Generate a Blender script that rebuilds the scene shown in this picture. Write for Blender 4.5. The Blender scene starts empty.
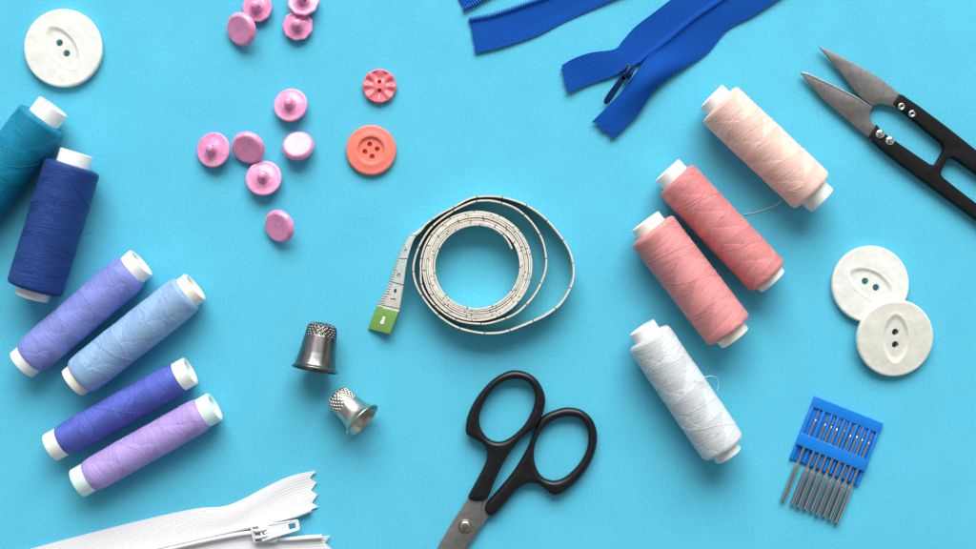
import bpy, bmesh, math, random
from mathutils import Vector, Matrix, Quaternion, noise

S = 0.0004            # metres per millimetre-like layout unit (1 unit = 0.4 mm)
DCAM = 1350.0         # camera height in layout units
R = math.radians
scene = bpy.context.scene
COL = scene.collection
rnd = random.Random(11)

# ------------------------------------------------------------------ helpers
def at(x, y, h=0.0):
    """where on the table (layout units) a spot of the photo lies when it is h above the table"""
    k = (DCAM - h) / DCAM
    return Vector(((x - 488) * k, (274.5 - y) * k, h))

def tag(o, label=None, cat=None, group=None, kind=None):
    if label: o['label'] = label
    if cat: o['category'] = cat
    if group: o['group'] = group
    if kind: o['kind'] = kind
    return o

def empty(name, loc, label, cat, group=None, rot=None):
    o = bpy.data.objects.new(name, None)
    o.empty_display_size = 0.005
    COL.objects.link(o)
    o.location = Vector(loc) * S
    if rot is not None:
        o.rotation_mode = 'QUATERNION'
        o.rotation_quaternion = rot
    return tag(o, label, cat, group)

class MB:
    """collects shapes in layout units"""
    def __init__(s):
        s.v = []; s.f = []; s.uv = {}; s.m = {}
    def add(s, verts, faces, mat=0, uvs=None):
        b = len(s.v)
        s.v += [tuple(p) for p in verts]
        for k, fc in enumerate(faces):
            i = len(s.f)
            s.f.append(tuple(b + q for q in fc))
            if mat: s.m[i] = mat
            if uvs: s.uv[i] = uvs[k]
        return s
    def grid(s, rows, closed_u=False, mat=0, uvrows=None):
        n = len(rows[0]); verts = [p for r in rows for p in r]; faces = []; uvs = []
        for i in range(len(rows) - 1):
            for j in range(n if closed_u else n - 1):
                j2 = (j + 1) % n
                faces.append((i*n+j, i*n+j2, (i+1)*n+j2, (i+1)*n+j))
                if uvrows:
                    uvs.append((uvrows(i, j), uvrows(i, j+1), uvrows(i+1, j+1), uvrows(i+1, j)))
        return s.add(verts, faces, mat, uvs or None)
    def lathe(s, prof, n=48, mat=0, disp=None, close=False):
        rows = []
        for (r, z) in prof:
            row = []
            for k in range(n):
                a = 2*math.pi*k/n
                rr = r + (disp(r, z, a) if disp and r > 1e-6 else 0)
                row.append((rr*math.cos(a), rr*math.sin(a), z))
            rows.append(row)
        if close: rows.append(rows[0])
        return s.grid(rows, True, mat)
    def tube(s, pts, rad, n=8, caps=True, mat=0):
        pts = [Vector(p) for p in pts]
        rows = []; prev = None
        for i, p in enumerate(pts):
            t = (pts[min(i+1, len(pts)-1)] - pts[max(i-1, 0)]).normalized()
            if prev is None:
                ref = Vector((0, 0, 1)) if abs(t.z) < .9 else Vector((1, 0, 0))
                a = t.cross(ref).normalized()
            else:
                a = (prev - t*prev.dot(t)).normalized()
            prev = a; b = t.cross(a)
            r = rad(i) if callable(rad) else rad
            rows.append([p + (a*math.cos(2*math.pi*k/n) + b*math.sin(2*math.pi*k/n))*r for k in range(n)])
        base = len(s.v)
        s.grid(rows, True, mat)
        if caps:
            s.f.append(tuple(base + k for k in range(n))[::-1])
            if mat: s.m[len(s.f)-1] = mat
            e = base + (len(rows)-1)*n
            s.f.append(tuple(e + k for k in range(n)))
            if mat: s.m[len(s.f)-1] = mat
        return s
    def xform(s, M):
        s.v = [tuple(M @ Vector(p)) for p in s.v]; return s
    def build(s, name, mats, parent=None, smooth=True, sharp=None, recalc=True, weld=0.0):
        off = Vector((0, 0, 0))
        if parent is not None and parent.get('_world'):
            off = Vector(parent['_world'])
        me = bpy.data.meshes.new(name)
        me.from_pydata([(Vector(p) - off) * S for p in s.v], [], s.f)
        if s.uv:
            L = me.uv_layers.new(name='UVMap')
            for pi, poly in enumerate(me.polygons):
                u = s.uv.get(pi)
                if u:
                    for li, q in zip(poly.loop_indices, u): L.data[li].uv = q
        if s.m:
            for i, q in s.m.items(): me.polygons[i].material_index = q
        if recalc or weld:
            bm = bmesh.new(); bm.from_mesh(me)
            if weld: bmesh.ops.remove_doubles(bm, verts=bm.verts, dist=weld*S)
            if recalc: bmesh.ops.recalc_face_normals(bm, faces=bm.faces)
            bm.to_mesh(me); bm.free()
        return link(name, me, mats, parent, smooth, sharp)

def link(name, me, mats, parent=None, smooth=True, sharp=None):
    me.name = name
    if not isinstance(mats, (list, tuple)): mats = [mats]
    me.materials.clear()
    for m in mats: me.materials.append(m)
    for p in me.polygons: p.use_smooth = smooth
    if sharp: me.set_sharp_from_angle(angle=R(sharp))
    o = bpy.data.objects.new(name, me); COL.objects.link(o)
    if parent is not None: o.parent = parent
    return o

def world_root(name, c, label, cat, group=None):
    """an Empty standing on the table whose parts are given in table coordinates"""
    o = empty(name, c, label, cat, group)
    o['_world'] = tuple(c)
    return o

def catmull(pts, per=8, closed=False):
    pts = [Vector(p) for p in pts]; n = len(pts); out = []
    rng = range(n if closed else n-1)
    for i in rng:
        if closed: p0, p1, p2, p3 = pts[i-1], pts[i], pts[(i+1) % n], pts[(i+2) % n]
        else: p0, p1, p2, p3 = pts[max(i-1, 0)], pts[i], pts[i+1], pts[min(i+2, n-1)]
        for k in range(per):
            t = k/per
            out.append(0.5*((2*p1) + (p2-p0)*t + (2*p0-5*p1+4*p2-p3)*t*t + (3*p1-p0-3*p2+p3)*t**3))
    if not closed: out.append(pts[-1])
    return out

def resample(pts, n):
    d = [0.0]
    for a, b in zip(pts, pts[1:]): d.append(d[-1] + (b-a).length)
    out = []; j = 0
    for i in range(n):
        t = d[-1]*i/(n-1)
        while j < len(pts)-2 and d[j+1] < t: j += 1
        q = (t-d[j])/max(d[j+1]-d[j], 1e-9)
        out.append(pts[j].lerp(pts[j+1], min(max(q, 0), 1)))
    return out

def plate(outlines, z0, z1, bevel=0.6, res=3, M=None, off=None):
    """solid plate with rounded edges from closed outlines (holes included); returns a mesh in metres"""
    cu = bpy.data.curves.new('plate', 'CURVE'); cu.dimensions = '2D'; cu.fill_mode = 'BOTH'
    for o in outlines:
        sp = cu.splines.new('POLY'); sp.points.add(len(o)-1); sp.use_cyclic_u = True
        for q, p in zip(sp.points, o): q.co = (p[0], p[1], 0, 1)
    h = (z1-z0)/2
    b = min(bevel, h*0.999)
    cu.extrude = h-b; cu.bevel_depth = b; cu.bevel_resolution = res; cu.offset = -b
    ob = bpy.data.objects.new('plate', cu); COL.objects.link(ob)
    dg = bpy.context.evaluated_depsgraph_get()
    me = bpy.data.meshes.new_from_object(ob.evaluated_get(dg))
    bpy.data.objects.remove(ob); bpy.data.curves.remove(cu)
    T = Matrix.Translation((0, 0, (z0+z1)/2))
    if M is not None: T = M @ T
    if off is not None: T = Matrix.Translation(-Vector(off)) @ T
    me.transform(Matrix.Scale(S, 4) @ T)
    bm = bmesh.new(); bm.from_mesh(me)
    bmesh.ops.remove_doubles(bm, verts=bm.verts, dist=0.001*S)
    bmesh.ops.recalc_face_normals(bm, faces=bm.faces)
    bm.to_mesh(me); bm.free()
    return me

def plate_obj(name, outlines, z0, z1, mat, parent, bevel=0.6, res=3, M=None, sharp=40):
    off = Vector(parent['_world']) if parent is not None and parent.get('_world') else None
    return link(name, plate(outlines, z0, z1, bevel, res, M, off), mat, parent, True, sharp)

def cut(o, cutters):
    """drill holes into a mesh and keep the plain result"""
    tmp = []
    for mb in cutters:
        c = mb.build('cutter', [], None); c.matrix_world = o.matrix_world.copy(); tmp.append(c)
        m = o.modifiers.new('b', 'BOOLEAN'); m.operation = 'DIFFERENCE'; m.solver = 'EXACT'; m.object = c
    bpy.context.view_layer.update()
    dg = bpy.context.evaluated_depsgraph_get()
    me = bpy.data.meshes.new_from_object(o.evaluated_get(dg))
    o.modifiers.clear(); o.data = me
    for c in tmp: bpy.data.objects.remove(c)
    return o

def cyl(x, y, r, z0, z1, n=28):
    m = MB()
    a = [(x+r*math.cos(2*math.pi*k/n), y+r*math.sin(2*math.pi*k/n)) for k in range(n)]
    m.add([(p[0], p[1], z0) for p in a] + [(p[0], p[1], z1) for p in a],
          [(k, (k+1) % n, n+(k+1) % n, n+k) for k in range(n)] + [tuple(range(n))[::-1], tuple(range(n, 2*n))])
    return m

def settle(root, px, pyy, h, rot, meshes):
    """lay a thing on the table in the given attitude: its lowest point touches the table"""
    zmin = min((rot @ v.co).z for me in meshes for v in me.vertices) / S
    p = at(px, pyy, h)
    root.rotation_mode = 'QUATERNION'; root.rotation_quaternion = rot
    root.location = Vector((p.x, p.y, -zmin + 0.02)) * S

# ------------------------------------------------------------------ materials
def lin(c):
    return tuple(((q/255)/12.92 if q/255 <= 0.04045 else ((q/255+0.055)/1.055)**2.4) for q in c)

class NT:
    def __init__(s, name):
        s.m = bpy.data.materials.new(name); s.m.use_nodes = True
        s.t = s.m.node_tree; s.b = s.t.nodes['Principled BSDF']
    def n(s, typ, **kw):
        o = s.t.nodes.new(typ)
        for k, v in kw.items(): setattr(o, k, v)
        return o
    def l(s, a, b): s.t.links.new(a, b)
    def math(s, op, a, b=None, c=None):
        o = s.n('ShaderNodeMath', operation=op)
        for i, q in enumerate((a, b, c)):
            if q is None: continue
            if isinstance(q, (int, float)): o.inputs[i].default_value = q
            else: s.l(q, o.inputs[i])
        return o.outputs[0]
    def coord(s, scale=1.0):
        tc = s.n('ShaderNodeTexCoord'); mp = s.n('ShaderNodeMapping')
        sc = scale if isinstance(scale, tuple) else (scale,)*3
        mp.inputs['Scale'].default_value = tuple(q/S for q in sc)
        s.l(tc.outputs['Object'], mp.inputs[0]); return mp.outputs[0]
    def noise(s, vec, scale=1.0, detail=3.0, rough=0.55, dist=0.0):
        o = s.n('ShaderNodeTexNoise'); o.inputs['Scale'].default_value = scale
        o.inputs['Detail'].default_value = detail; o.inputs['Roughness'].default_value = rough
        o.inputs['Distortion'].default_value = dist
        s.l(vec, o.inputs['Vector']); return o.outputs[0]
    def ramp(s, fac, c0, c1, p0=0.0, p1=1.0):
        o = s.n('ShaderNodeValToRGB'); e = o.color_ramp.elements
        e[0].position = p0; e[1].position = p1; e[0].color = (*c0, 1); e[1].color = (*c1, 1)
        s.l(fac, o.inputs[0]); return o.outputs[0]
    def bump(s, h, dist=0.3, strength=1.0):
        o = s.n('ShaderNodeBump'); o.inputs['Strength'].default_value = strength
        o.inputs['Distance'].default_value = dist*S
        s.l(h, o.inputs['Height']); s.l(o.outputs[0], s.b.inputs['Normal']); return o
    def set(s, **kw):
        for k, v in kw.items():
            k = k.replace('_', ' ')
            if isinstance(v, tuple): v = (*v, 1) if len(v) == 3 and k in ('Base Color', 'Sheen Tint', 'Coat Tint') else v
            s.b.inputs[k].default_value = v
        return s
    def base(s, sock): s.l(sock, s.b.inputs['Base Color'])

def mul(c, k): return tuple(q*k for q in c)

def mat_paper():
    m = NT('blue_paper'); v = m.coord(1.0)
    a = m.noise(v, 0.35, 5, 0.65); b = m.noise(v, 0.02, 3, 0.5)
    fine = m.noise(m.coord((1.0, .35, 1.0)), 0.9, 4, 0.75)
    f = m.math('ADD', m.math('MULTIPLY', a, 0.5), m.math('ADD', m.math('MULTIPLY', b, 0.2), m.math('MULTIPLY', fine, .3)))
    c = (0.088, 0.50, 0.69)
    m.base(m.ramp(f, mul(c, .86), (0.11, 0.545, 0.745), .34, .66))
    m.bump(m.noise(v, 0.6, 4, 0.7), 0.22, 0.5)
    m.set(Roughness=0.85, Specular_IOR_Level=0.25)
    return m.m

def mat_thread(name, c, NB=4.0, lenpx=125.0, seed=0.0, sheen=0.03):
    m = NT(name)
    uv = m.n('ShaderNodeUVMap').outputs[0]
    sp = m.n('ShaderNodeSeparateXYZ'); m.l(uv, sp.inputs[0])
    u, v = sp.outputs[0], sp.outputs[1]
    low = m.noise(m.coord((0.05, 0.02, 0.02)), 1.0, 2, 0.5)
    w = m.math('ADD', m.math('MULTIPLY', v, NB), m.math('MULTIPLY', low, 0.9))
    f = m.math('FRACT', m.math('ADD', w, seed))
    g = m.math('PINGPONG', m.math('ADD', m.math('MULTIPLY', u, 5.0), seed*1.7), 1.0)
    d = m.math('MULTIPLY', m.math('SUBTRACT', f, g), 14.0)
    mask = m.n('ShaderNodeClamp'); m.l(m.math('ADD', d, 0.5), mask.inputs[0]); mask = mask.outputs[0]
    def strands(slope, off):
        cx = m.n('ShaderNodeCombineXYZ')
        m.l(m.math('ADD', m.math('MULTIPLY', v, lenpx*0.9), m.math('MULTIPLY', u, slope)), cx.inputs[0])
        m.l(m.math('MULTIPLY', u, 2.2), cx.inputs[1]); cx.inputs[2].default_value = off
        return m.noise(cx.outputs[0], 1.0, 4, 0.7)
    s1 = strands(22.0, 0.0); s2 = strands(-22.0, 7.3)
    mx = m.n('ShaderNodeMix'); m.l(mask, mx.inputs[0]); m.l(s1, mx.inputs[2]); m.l(s2, mx.inputs[3])
    h = mx.outputs[0]
    tone = m.math('ADD', h, m.math('MULTIPLY', m.math('SUBTRACT', mask, .3), 0.2))  # sheen of the crossing layers is put into the colour through mask
    m.base(m.ramp(tone, mul(c, .78), tuple(min(1, q*1.14+.004) for q in c), .28, .80))
    m.bump(m.math('ADD', h, m.math('MULTIPLY', mask, 0.25)), 0.9, 0.9)
    tg = m.n('ShaderNodeTangent', direction_type='UV_MAP', uv_map='UVMap'); m.l(tg.outputs[0], m.b.inputs['Tangent'])
    m.l(m.math('MULTIPLY_ADD', mask, .16, .92), m.b.inputs['Anisotropic Rotation'])
    m.b.inputs['Specular Tint'].default_value = (*[.35+.65*q/max(c) for q in c], 1)
    m.set(Anisotropic=0.65, Roughness=0.42, Sheen_Weight=sheen, Sheen_Roughness=0.4, Specular_IOR_Level=0.5)
    return m.m

def mat_plain_thread(name, c):
    m = NT(name); m.set(Base_Color=c, Roughness=0.55, Sheen_Weight=0.2); return m.m

def mat_plastic(name, c, rough=0.3, coat=0.0, sss=0.0, var=0.06, spec=0.5):
    m = NT(name); v = m.coord(1.0)
    m.base(m.ramp(m.noise(v, 0.25, 4, 0.6), mul(c, 1-var), tuple(min(1, q*(1+var)) for q in c), .3, .7))
    m.bump(m.noise(v, 0.9, 3, 0.6), 0.08, 0.5)
    rr_ = m.n('ShaderNodeMapRange'); m.l(m.noise(v, 0.12, 5, 0.7, .6), rr_.inputs[0]); rr_.inputs[1].default_value = .3; rr_.inputs[2].default_value = .7
    rr_.inputs[3].default_value = rough*.75; rr_.inputs[4].default_value = min(1, rough*1.35); m.l(rr_.outputs[0], m.b.inputs['Roughness'])
    m.set(Coat_Weight=coat, Coat_Roughness=0.12, Specular_IOR_Level=spec)
    if sss:
        m.set(Subsurface_Weight=sss, Subsurface_Scale=3*S)
        m.b.inputs['Subsurface Radius'].default_value = (1.0, 0.8, 0.8)
    return m.m

def mat_pearl(name, c, c2):
    m = NT(name); v = m.coord(1.0)
    n1 = m.noise(v, 0.045, 5, 0.6, 2.2)
    n2 = m.noise(v, 0.14, 3, 0.5, 1.0)
    f = m.math('ADD', m.math('MULTIPLY', n1, .7), m.math('MULTIPLY', n2, .3))
    m.base(m.ramp(f, c2, c, .36, .58))
    m.bump(n1, 1.5, 0.18)
    m.set(Roughness=0.26, Coat_Weight=0.9, Coat_Roughness=0.1, Subsurface_Weight=0.25, Subsurface_Scale=4*S)
    m.b.inputs['Subsurface Radius'].default_value = (1, .95, .85)
    return m.m

def mat_pinkpearl():
    m = NT('pink_pearl_plastic'); v = m.coord(1.0)
    n1 = m.noise(v, 0.08, 4, 0.6, 1.5)
    m.base(m.ramp(n1, lin((212, 124, 170)), lin((240, 164, 202)), .3, .72))
    m.bump(m.noise(v, 0.3, 3, 0.5), 0.25, 0.35)
    m.set(Roughness=0.34, Coat_Weight=0.45, Coat_Roughness=0.18, Subsurface_Weight=0.25, Subsurface_Scale=3*S, Sheen_Weight=0.1)
    m.b.inputs['Subsurface Radius'].default_value = (1, .6, .7)
    return m.m

def mat_metal(name, c, rough, var=0.25, scale=0.15, streak=None, bump=0.1):
    m = NT(name); v = m.coord(streak if streak else 1.0)
    n = m.noise(v, scale, 5, 0.65)
    m.base(m.ramp(n, mul(c, 1-var), tuple(min(1, q*(1+var)) for q in c), .3, .7))
    r = m.n('ShaderNodeMapRange'); m.l(n, r.inputs[0]); r.inputs[3].default_value = rough*.75; r.inputs[4].default_value = rough*1.3
    m.l(r.outputs[0], m.b.inputs['Roughness'])
    m.bump(m.noise(v, scale*3, 3, 0.6), bump, 0.5)
    m.set(Metallic=1.0); return m.m

def mat_weave(name, c, rib=2.3, depth=0.5, sheen=0.2, var=.08, tw=0.0, trans=0.0):
    m = NT(name)
    uv = m.n('ShaderNodeUVMap').outputs[0]
    sp = m.n('ShaderNodeSeparateXYZ'); m.l(uv, sp.inputs[0]); u, v = sp.outputs[0], sp.outputs[1]
    a = m.math('SINE', m.math('ADD', m.math('MULTIPLY', v, 2*math.pi/rib), m.math('MULTIPLY', u, tw)))
    b = m.math('SINE', m.math('MULTIPLY', u, 2*math.pi/2.1))
    n = m.noise(uv, 0.5, 4, 0.7)
    h = m.math('ADD', m.math('ADD', m.math('MULTIPLY', a, .5), m.math('MULTIPLY', b, .18)), m.math('MULTIPLY', n, 1.2))
    mr = m.n('ShaderNodeMapRange'); m.l(h, mr.inputs[0]); mr.inputs[1].default_value = -.2; mr.inputs[2].default_value = 1.4
    m.base(m.ramp(mr.outputs[0], mul(c, 1-var*1.5), tuple(min(1, q*(1+var)) for q in c)))
    m.bump(h, depth, 0.7)
    m.set(Roughness=0.75, Sheen_Weight=sheen, Sheen_Roughness=.4, Specular_IOR_Level=0.15)
    return m.m

def mat_tape():
    m = NT('printed_measuring_tape')
    uv = m.n('ShaderNodeUVMap').outputs[0]
    sp = m.n('ShaderNodeSeparateXYZ'); m.l(uv, sp.inputs[0]); u, v = sp.outputs[0], sp.outputs[1]
    W = 25.0
    def lines(period, width, vmax=None):
        fr = m.math('FRACT', m.math('DIVIDE', u, period))
        a = m.math('LESS_THAN', fr, width/period)
        if vmax: a = m.math('MULTIPLY', a, m.math('LESS_THAN', v, vmax))
        return a
    ink = m.math('MAXIMUM', lines(W, 1.1), m.math('MAXIMUM', lines(W/10, .9, .26), lines(W/2, .9, .40)))
    nz = m.noise(m.coord(1.0), 0.3, 4, 0.6)
    paper = m.ramp(nz, (.58, .535, .45), (.77, .74, .665), .3, .7)
    mx = m.n('ShaderNodeMix', data_type='RGBA'); m.l(m.math('MULTIPLY', ink, .9), mx.inputs[0])
    m.l(paper, mx.inputs[6]); mx.inputs[7].default_value = (.05, .05, .05, 1)
    m.base(mx.outputs[2]); m.bump(nz, .15, .4)
    m.set(Roughness=.45); return m.m

M = {}
M['paper'] = mat_paper()
M['core'] = mat_plastic('white_core_plastic', (.80, .80, .78), .35, .15, .15, .03)
M['core_mint_reflection'] = mat_plastic('mint_reflection_core_plastic', (.68, .83, .80), .3, .2, .2, .04)  # white plastic with mint reflections put into its colour
M['core_cream'] = mat_plastic('cream_core_plastic', (.80, .76, .68), .4, .1, .15, .04)
M['pearl'] = mat_pearl('white_pearl', (.80, .81, .76), (.70, .71, .65))
M['pearl_cream'] = mat_pearl('cream_pearl', (.79, .78, .70), (.70, .69, .60))
M['pink'] = mat_pinkpearl()
M['coral'] = mat_plastic('coral_plastic', lin((234, 124, 108)), .42, .1, .1, .05)
M['coralpink'] = mat_plastic('coral_pink_plastic', lin((232, 118, 126)), .38, .2, .1, .07)
M['black'] = mat_plastic('black_plastic', (.006, .006, .007), .36, .08, 0, .2, .35)
M['blackpaint'] = mat_plastic('black_paint', (.005, .005, .006), .5, .0, 0, .1, .2)
M['blade'] = mat_metal('scissor_steel', (.37, .36, .345), .42, .06, .2, (.5, 1, 1))
M['snipblade'] = mat_metal('snip_steel', (.27, .26, .25), .40, .04, .3, (1, .5, 1))
M['edge'] = mat_metal('ground_steel_edge', (.55, .55, .55), .3, .1, .15, None, .01)
M['brass'] = mat_metal('worn_screw_steel', (.42, .38, .30), .32, .2)
M['chrome'] = mat_metal('polished_steel', (.78, .78, .78), .16, .08)
M['needle'] = mat_metal('needle_steel', (.58, .58, .59), .15, .1, .2, None, .015)
M['tarnish'] = mat_metal('tarnished_silver', (.17, .165, .165), .28, .55, .07, (1, 1, .18))
M['inside'] = mat_metal('dull_shaded_thimble_inside', (.22, .21, .185), .40, .35, .1)  # oxidised inside, with the shade of the opening put into its dark colour
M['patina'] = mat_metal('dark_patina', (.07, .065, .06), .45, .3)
M['silver'] = mat_metal('bright_silver', (.56, .53, .46), .30, .22, .1)
M['tape'] = mat_tape()
M['ink'] = mat_plastic('black_ink', (.03, .03, .03), .6)
M['green'] = mat_plastic('green_enamel', lin((104, 146, 70)), .4, .2, 0, .12)
M['tabwhite'] = mat_plastic('white_enamel', (.85, .85, .82), .4)
M['tabedge'] = mat_metal('clip_steel', (.35, .36, .28), .35, .3)
M['bluefab'] = mat_weave('blue_zipper_fabric', lin((0, 72, 160)), 2.3, .3, .0, .14)
M['bluefab3'] = mat_weave('blue_ribbed_fabric', lin((0, 74, 162)), 2.6, .75, .0, .16)
M['bluefab2'] = mat_weave('blue_twill_fabric', lin((0, 74, 162)), 2.2, .4, .0, .16, 1.2)
M['blueteeth'] = mat_plastic('blue_nylon_teeth', lin((14, 90, 176)), .5, 0, 0, .12, .3)
M['bluefold'] = mat_plastic('blue_folded_tape', lin((0, 64, 148)), .8, 0, 0, .1, .15)
M['darkblue'] = mat_plastic('dark_blue_enamel', lin((0, 48, 108)), .4, .1, 0, .2, .25)
M['whitefab'] = mat_weave('white_zipper_fabric', (.76, .76, .785), 2.2, .16, .05, .025)
M['whiteteeth'] = mat_plastic('white_nylon', (.82, .82, .83), .35, .2, .1, .03)
M['whiteenamel'] = mat_plastic('white_slider_enamel', (.80, .80, .82), .25, .4, 0, .02)
M['slot'] = mat_plastic('slot_mark_grey', (.18, .18, .19), .5)
M['case'] = mat_plastic('blue_case_plastic', lin((14, 120, 210)), .3, .2, .1, .06)
M['casepanel'] = mat_plastic('deep_blue_case_plastic', lin((10, 106, 200)), .35, .1, .1, .06)

# ------------------------------------------------------------------ setting
def table():
    m = MB(); n = 40; L = 1500.0
    rows = [[(-L+2*L*j/n, -L+2*L*i/n, 0) for j in range(n+1)] for i in range(n+1)]
    m.grid(rows)
    o = m.build('tabletop', M['paper'], None, recalc=False)
    tag(o, 'bright sky blue paper surface everything lies on', 'tabletop', kind='structure')
table()

# ------------------------------------------------------------------ thread spools
def spool(c0, b0, b1, c1, width, corew, colour, label, NB, seed, core='core', slope=1.0, taper=0.0, tail=None):
    rad = width/2 * (DCAM-width/2)/DCAM
    cr = min(corew/2 * (DCAM-rad)/DCAM, rad-2)
    C0, B0, B1, C1 = (at(*p, rad) for p in (c0, b0, b1, c1))
    ax = (B1-B0); L = ax.length; d = ax.normalized()
    mid = (B0+B1)/2
    e0 = (C0-mid).dot(d); e1 = (C1-mid).dot(d)
    ang = math.atan2(d.y, d.x)
    root = empty('thread_spool', (mid.x, mid.y, 0), label, 'thread spool', 'spools of sewing thread')
    root.rotation_euler = (0, 0, ang)
    rr = random.Random(seed*100+3)
    # core: hollow tube with a chamfered lip
    m = MB()
    ci = cr*0.74
    prof = [(ci, e0+.6), (ci+.8, e0), (cr-1.0, e0), (cr-.2, e0+.5), (cr, e0+1.4), (cr, e1-1.4), (cr-.2, e1-.5), (cr-1.0, e1), (ci+.8, e1), (ci, e1-.6)]
    m.lathe(prof, 48, close=True)
    for e_, sg in ((e0, 1), (e1, -1)):          # the moulded plug a little inside each end
        m.lathe([(ci+.4, e_+sg*3.4), (ci-2, e_+sg*3.2), (ci*.35, e_+sg*3.0), (ci*.3, e_+sg*4.2), (.001, e_+sg*4.3)], 36)
    Mx = Matrix.Translation((0, 0, rad)) @ Matrix.Rotation(R(90), 4, 'Y')
    m.xform(Mx)
    m.build('core', M[core], root, sharp=35)
    # winding: crossing layers of thread make a slightly uneven barrel
    tm = mat_thread('thread_%02d' % int(seed), colour, NB, L, seed*0.37)
    na, nt = 150, 96
    lay = []
    for k in range(int(NB*3)):
        lay.append((rr.uniform(-.1, 1.0), rr.choice((-1, 1))*rr.uniform(.08, .26)*slope, rr.uniform(.04, .16), rr.uniform(.04, .14), rr.random()))
    def prof_r(v):
        q = min(v, 1-v)*L                       # distance from the end
        s = 3.2 + 1.5*taper
        k = rad - (rad-cr)*0.16*max(0, 1-q/s)**2 - (taper*2.2*max(0, 1-q/16)**2)
        return k
    def surf(u, v):
        h = 0
        for (v0, sl, w, hh, ph) in lay:
            t = v - (v0 + sl*math.sin(2*math.pi*(u+ph)))
            if -.004 < t < w: h += hh*min(1, (t+.004)*60)*min(1, (w-t)*60+.2)
        h += .35*noise.noise((u*5 + seed, v*9, seed))
        return prof_r(v) - .55 + h*.8
    rows = []; uvs = []
    for i in range(na+1):
        v = i/na
        rows.append([(surf(j/nt, v)*math.cos(2*math.pi*j/nt), surf(j/nt, v)*math.sin(2*math.pi*j/nt), -L/2 + L*v) for j in range(nt)])
    m = MB()
    m.grid(rows, True, uvrows=lambda i, j: (j/nt, i/na))
    # end faces of the winding, spiralling down to the core
    for end in (0, 1):
        rw = rows[0] if end == 0 else rows[-1]
        z = -L/2 if end == 0 else L/2
        sg = -1 if end == 0 else 1
        ring = [rw]
        for t in (.12, .4, .75, 1.0):
            ring.append([(p[0]*(1-t) + t*(cr-.3)*math.cos(2*math.pi*j/nt), p[1]*(1-t) + t*(cr-.3)*math.sin(2*math.pi*j/nt),
                          z + sg*1.2*(math.sin(min(1, t*1.3)*1.57))) for j, p in enumerate(rw)])
        m.grid(ring, True, uvrows=lambda i, j, z=end: (j/nt, z + i*.02*(1 if z else -1)))
    # single crossing strands lying on the surface
    for k in range(int(5*slope) + 3):
        u0 = rr.random(); v0 = rr.uniform(.03, .95); du = rr.uniform(.35, .75); dv = rr.choice((-1, 1))*rr.uniform(.08, .36)*slope
        if not (.01 < v0+dv < .99): dv = -dv
        if not (.01 < v0+dv < .99): continue
        pts = []
        for i in range(28):
            t = i/27; u = u0+du*t; v = v0+dv*(t + .05*math.sin(t*6+k))
            r_ = surf(u % 1, min(max(v, 0), 1)) + .02
            pts.append((r_*math.cos(2*math.pi*u), r_*math.sin(2*math.pi*u), -L/2+L*v))
        b = len(m.f)
        m.tube(pts, rr.uniform(.24, .38), 5)
        for i in range(b, len(m.f)):
            m.uv[i] = tuple((u0+.013*(i-b)+.01*q, v0+.004*(i-b)/5) for q in range(len(m.f[i])))
    # loose fibres standing off the winding
    for k in range(46):
        u = rr.random(); v = rr.uniform(.02, .98); r_ = surf(u, v)
        a = 2*math.pi*u; p = Vector((r_*math.cos(a), r_*math.sin(a), -L/2+L*v)); nrm = Vector((math.cos(a), math.sin(a), 0))
        tg = Vector((-math.sin(a), math.cos(a), rr.uniform(-.8, .8))).normalized()*rr.uniform(2, 5)
        up = rr.uniform(.5, 1.8)
        if p.x > rad*.5: continue            # fibres under the spool are pressed flat
        b = len(m.f)
        m.tube([p - nrm*.2, p+tg*.5+nrm*up*.8, p+tg+nrm*up], .13, 3)
        for i in range(b, len(m.f)): m.uv[i] = tuple((u, v) for q in range(len(m.f[i])))
    m.xform(Mx)
    m.build('thread_winding', tm, root, recalc=False)
    if tail:
        Rz = Matrix.Rotation(-ang, 4, 'Z')
        pts = [Rz @ (at(p[0], p[1], p[2]) - Vector((mid.x, mid.y, 0))) for p in tail]
        t = MB(); t.tube(catmull(pts, 6), .3, 6)
        t.build('loose_end', mat_plain_thread('tail_%02d' % int(seed), tuple(min(1, q*1.15) for q in colour)), root)
    return root

spool((54.5, 107), (43, 120), (-33, 217), (-44, 231), 53, 33, lin((0, 122, 156)), 'teal thread spool at left edge beside the navy spool', 4, 1)
spool((79, 153), (72.5, 166.3), (34.5, 289), (31, 298), 56, 33, lin((24, 56, 118)), 'dark navy blue thread spool, widest of the blues, beside the teal one', 5, 2,
      tail=[(80, 236, 30), (84, 235, 22), (88, 233.5, 14), (92, 232.7, 8)])
spool((142.7, 264), (131.7, 270.7), (30.7, 357.3), (20.7, 364), 41.5, 33, lin((130, 142, 212)), 'lavender periwinkle thread spool between the navy and the pale blue spools', 4, 3, taper=.6)
spool((195, 286), (186.7, 293.3), (81, 376.7), (73, 383.5), 43, 33, lin((142, 176, 214)), 'pale sky blue thread spool next to the lavender periwinkle spool', 3.5, 4, 'core_cream', taper=.5)
spool((190.7, 370.7), (178.3, 377.3), (63.3, 440.7), (50, 447), 34.5, 30, lin((84, 98, 186)), 'slim violet blue thread spool lying against the lilac spool', 3.2, 5, slope=1.5, taper=.5)
spool((215.5, 407), (202.7, 413.3), (90.7, 476), (77.3, 482.7), 36, 31, lin((174, 152, 216)), 'slim lilac thread spool with mint reflections coloured into its core ends', 3.4, 6, 'core_mint_reflection', slope=1.3, taper=.5)
spool((710, 97), (719.4, 104.4), (811.6, 191), (821, 201.6), 50.5, 32, lin((243, 201, 187)), 'pale peach thread spool with a loose trailing end', 4.5, 7,
      tail=[(781, 201, 14), (776, 205, 5), (769, 208, 1.5), (758, 212, .8), (750, 213.5, .8), (744, 214, 1.5)])
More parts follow.
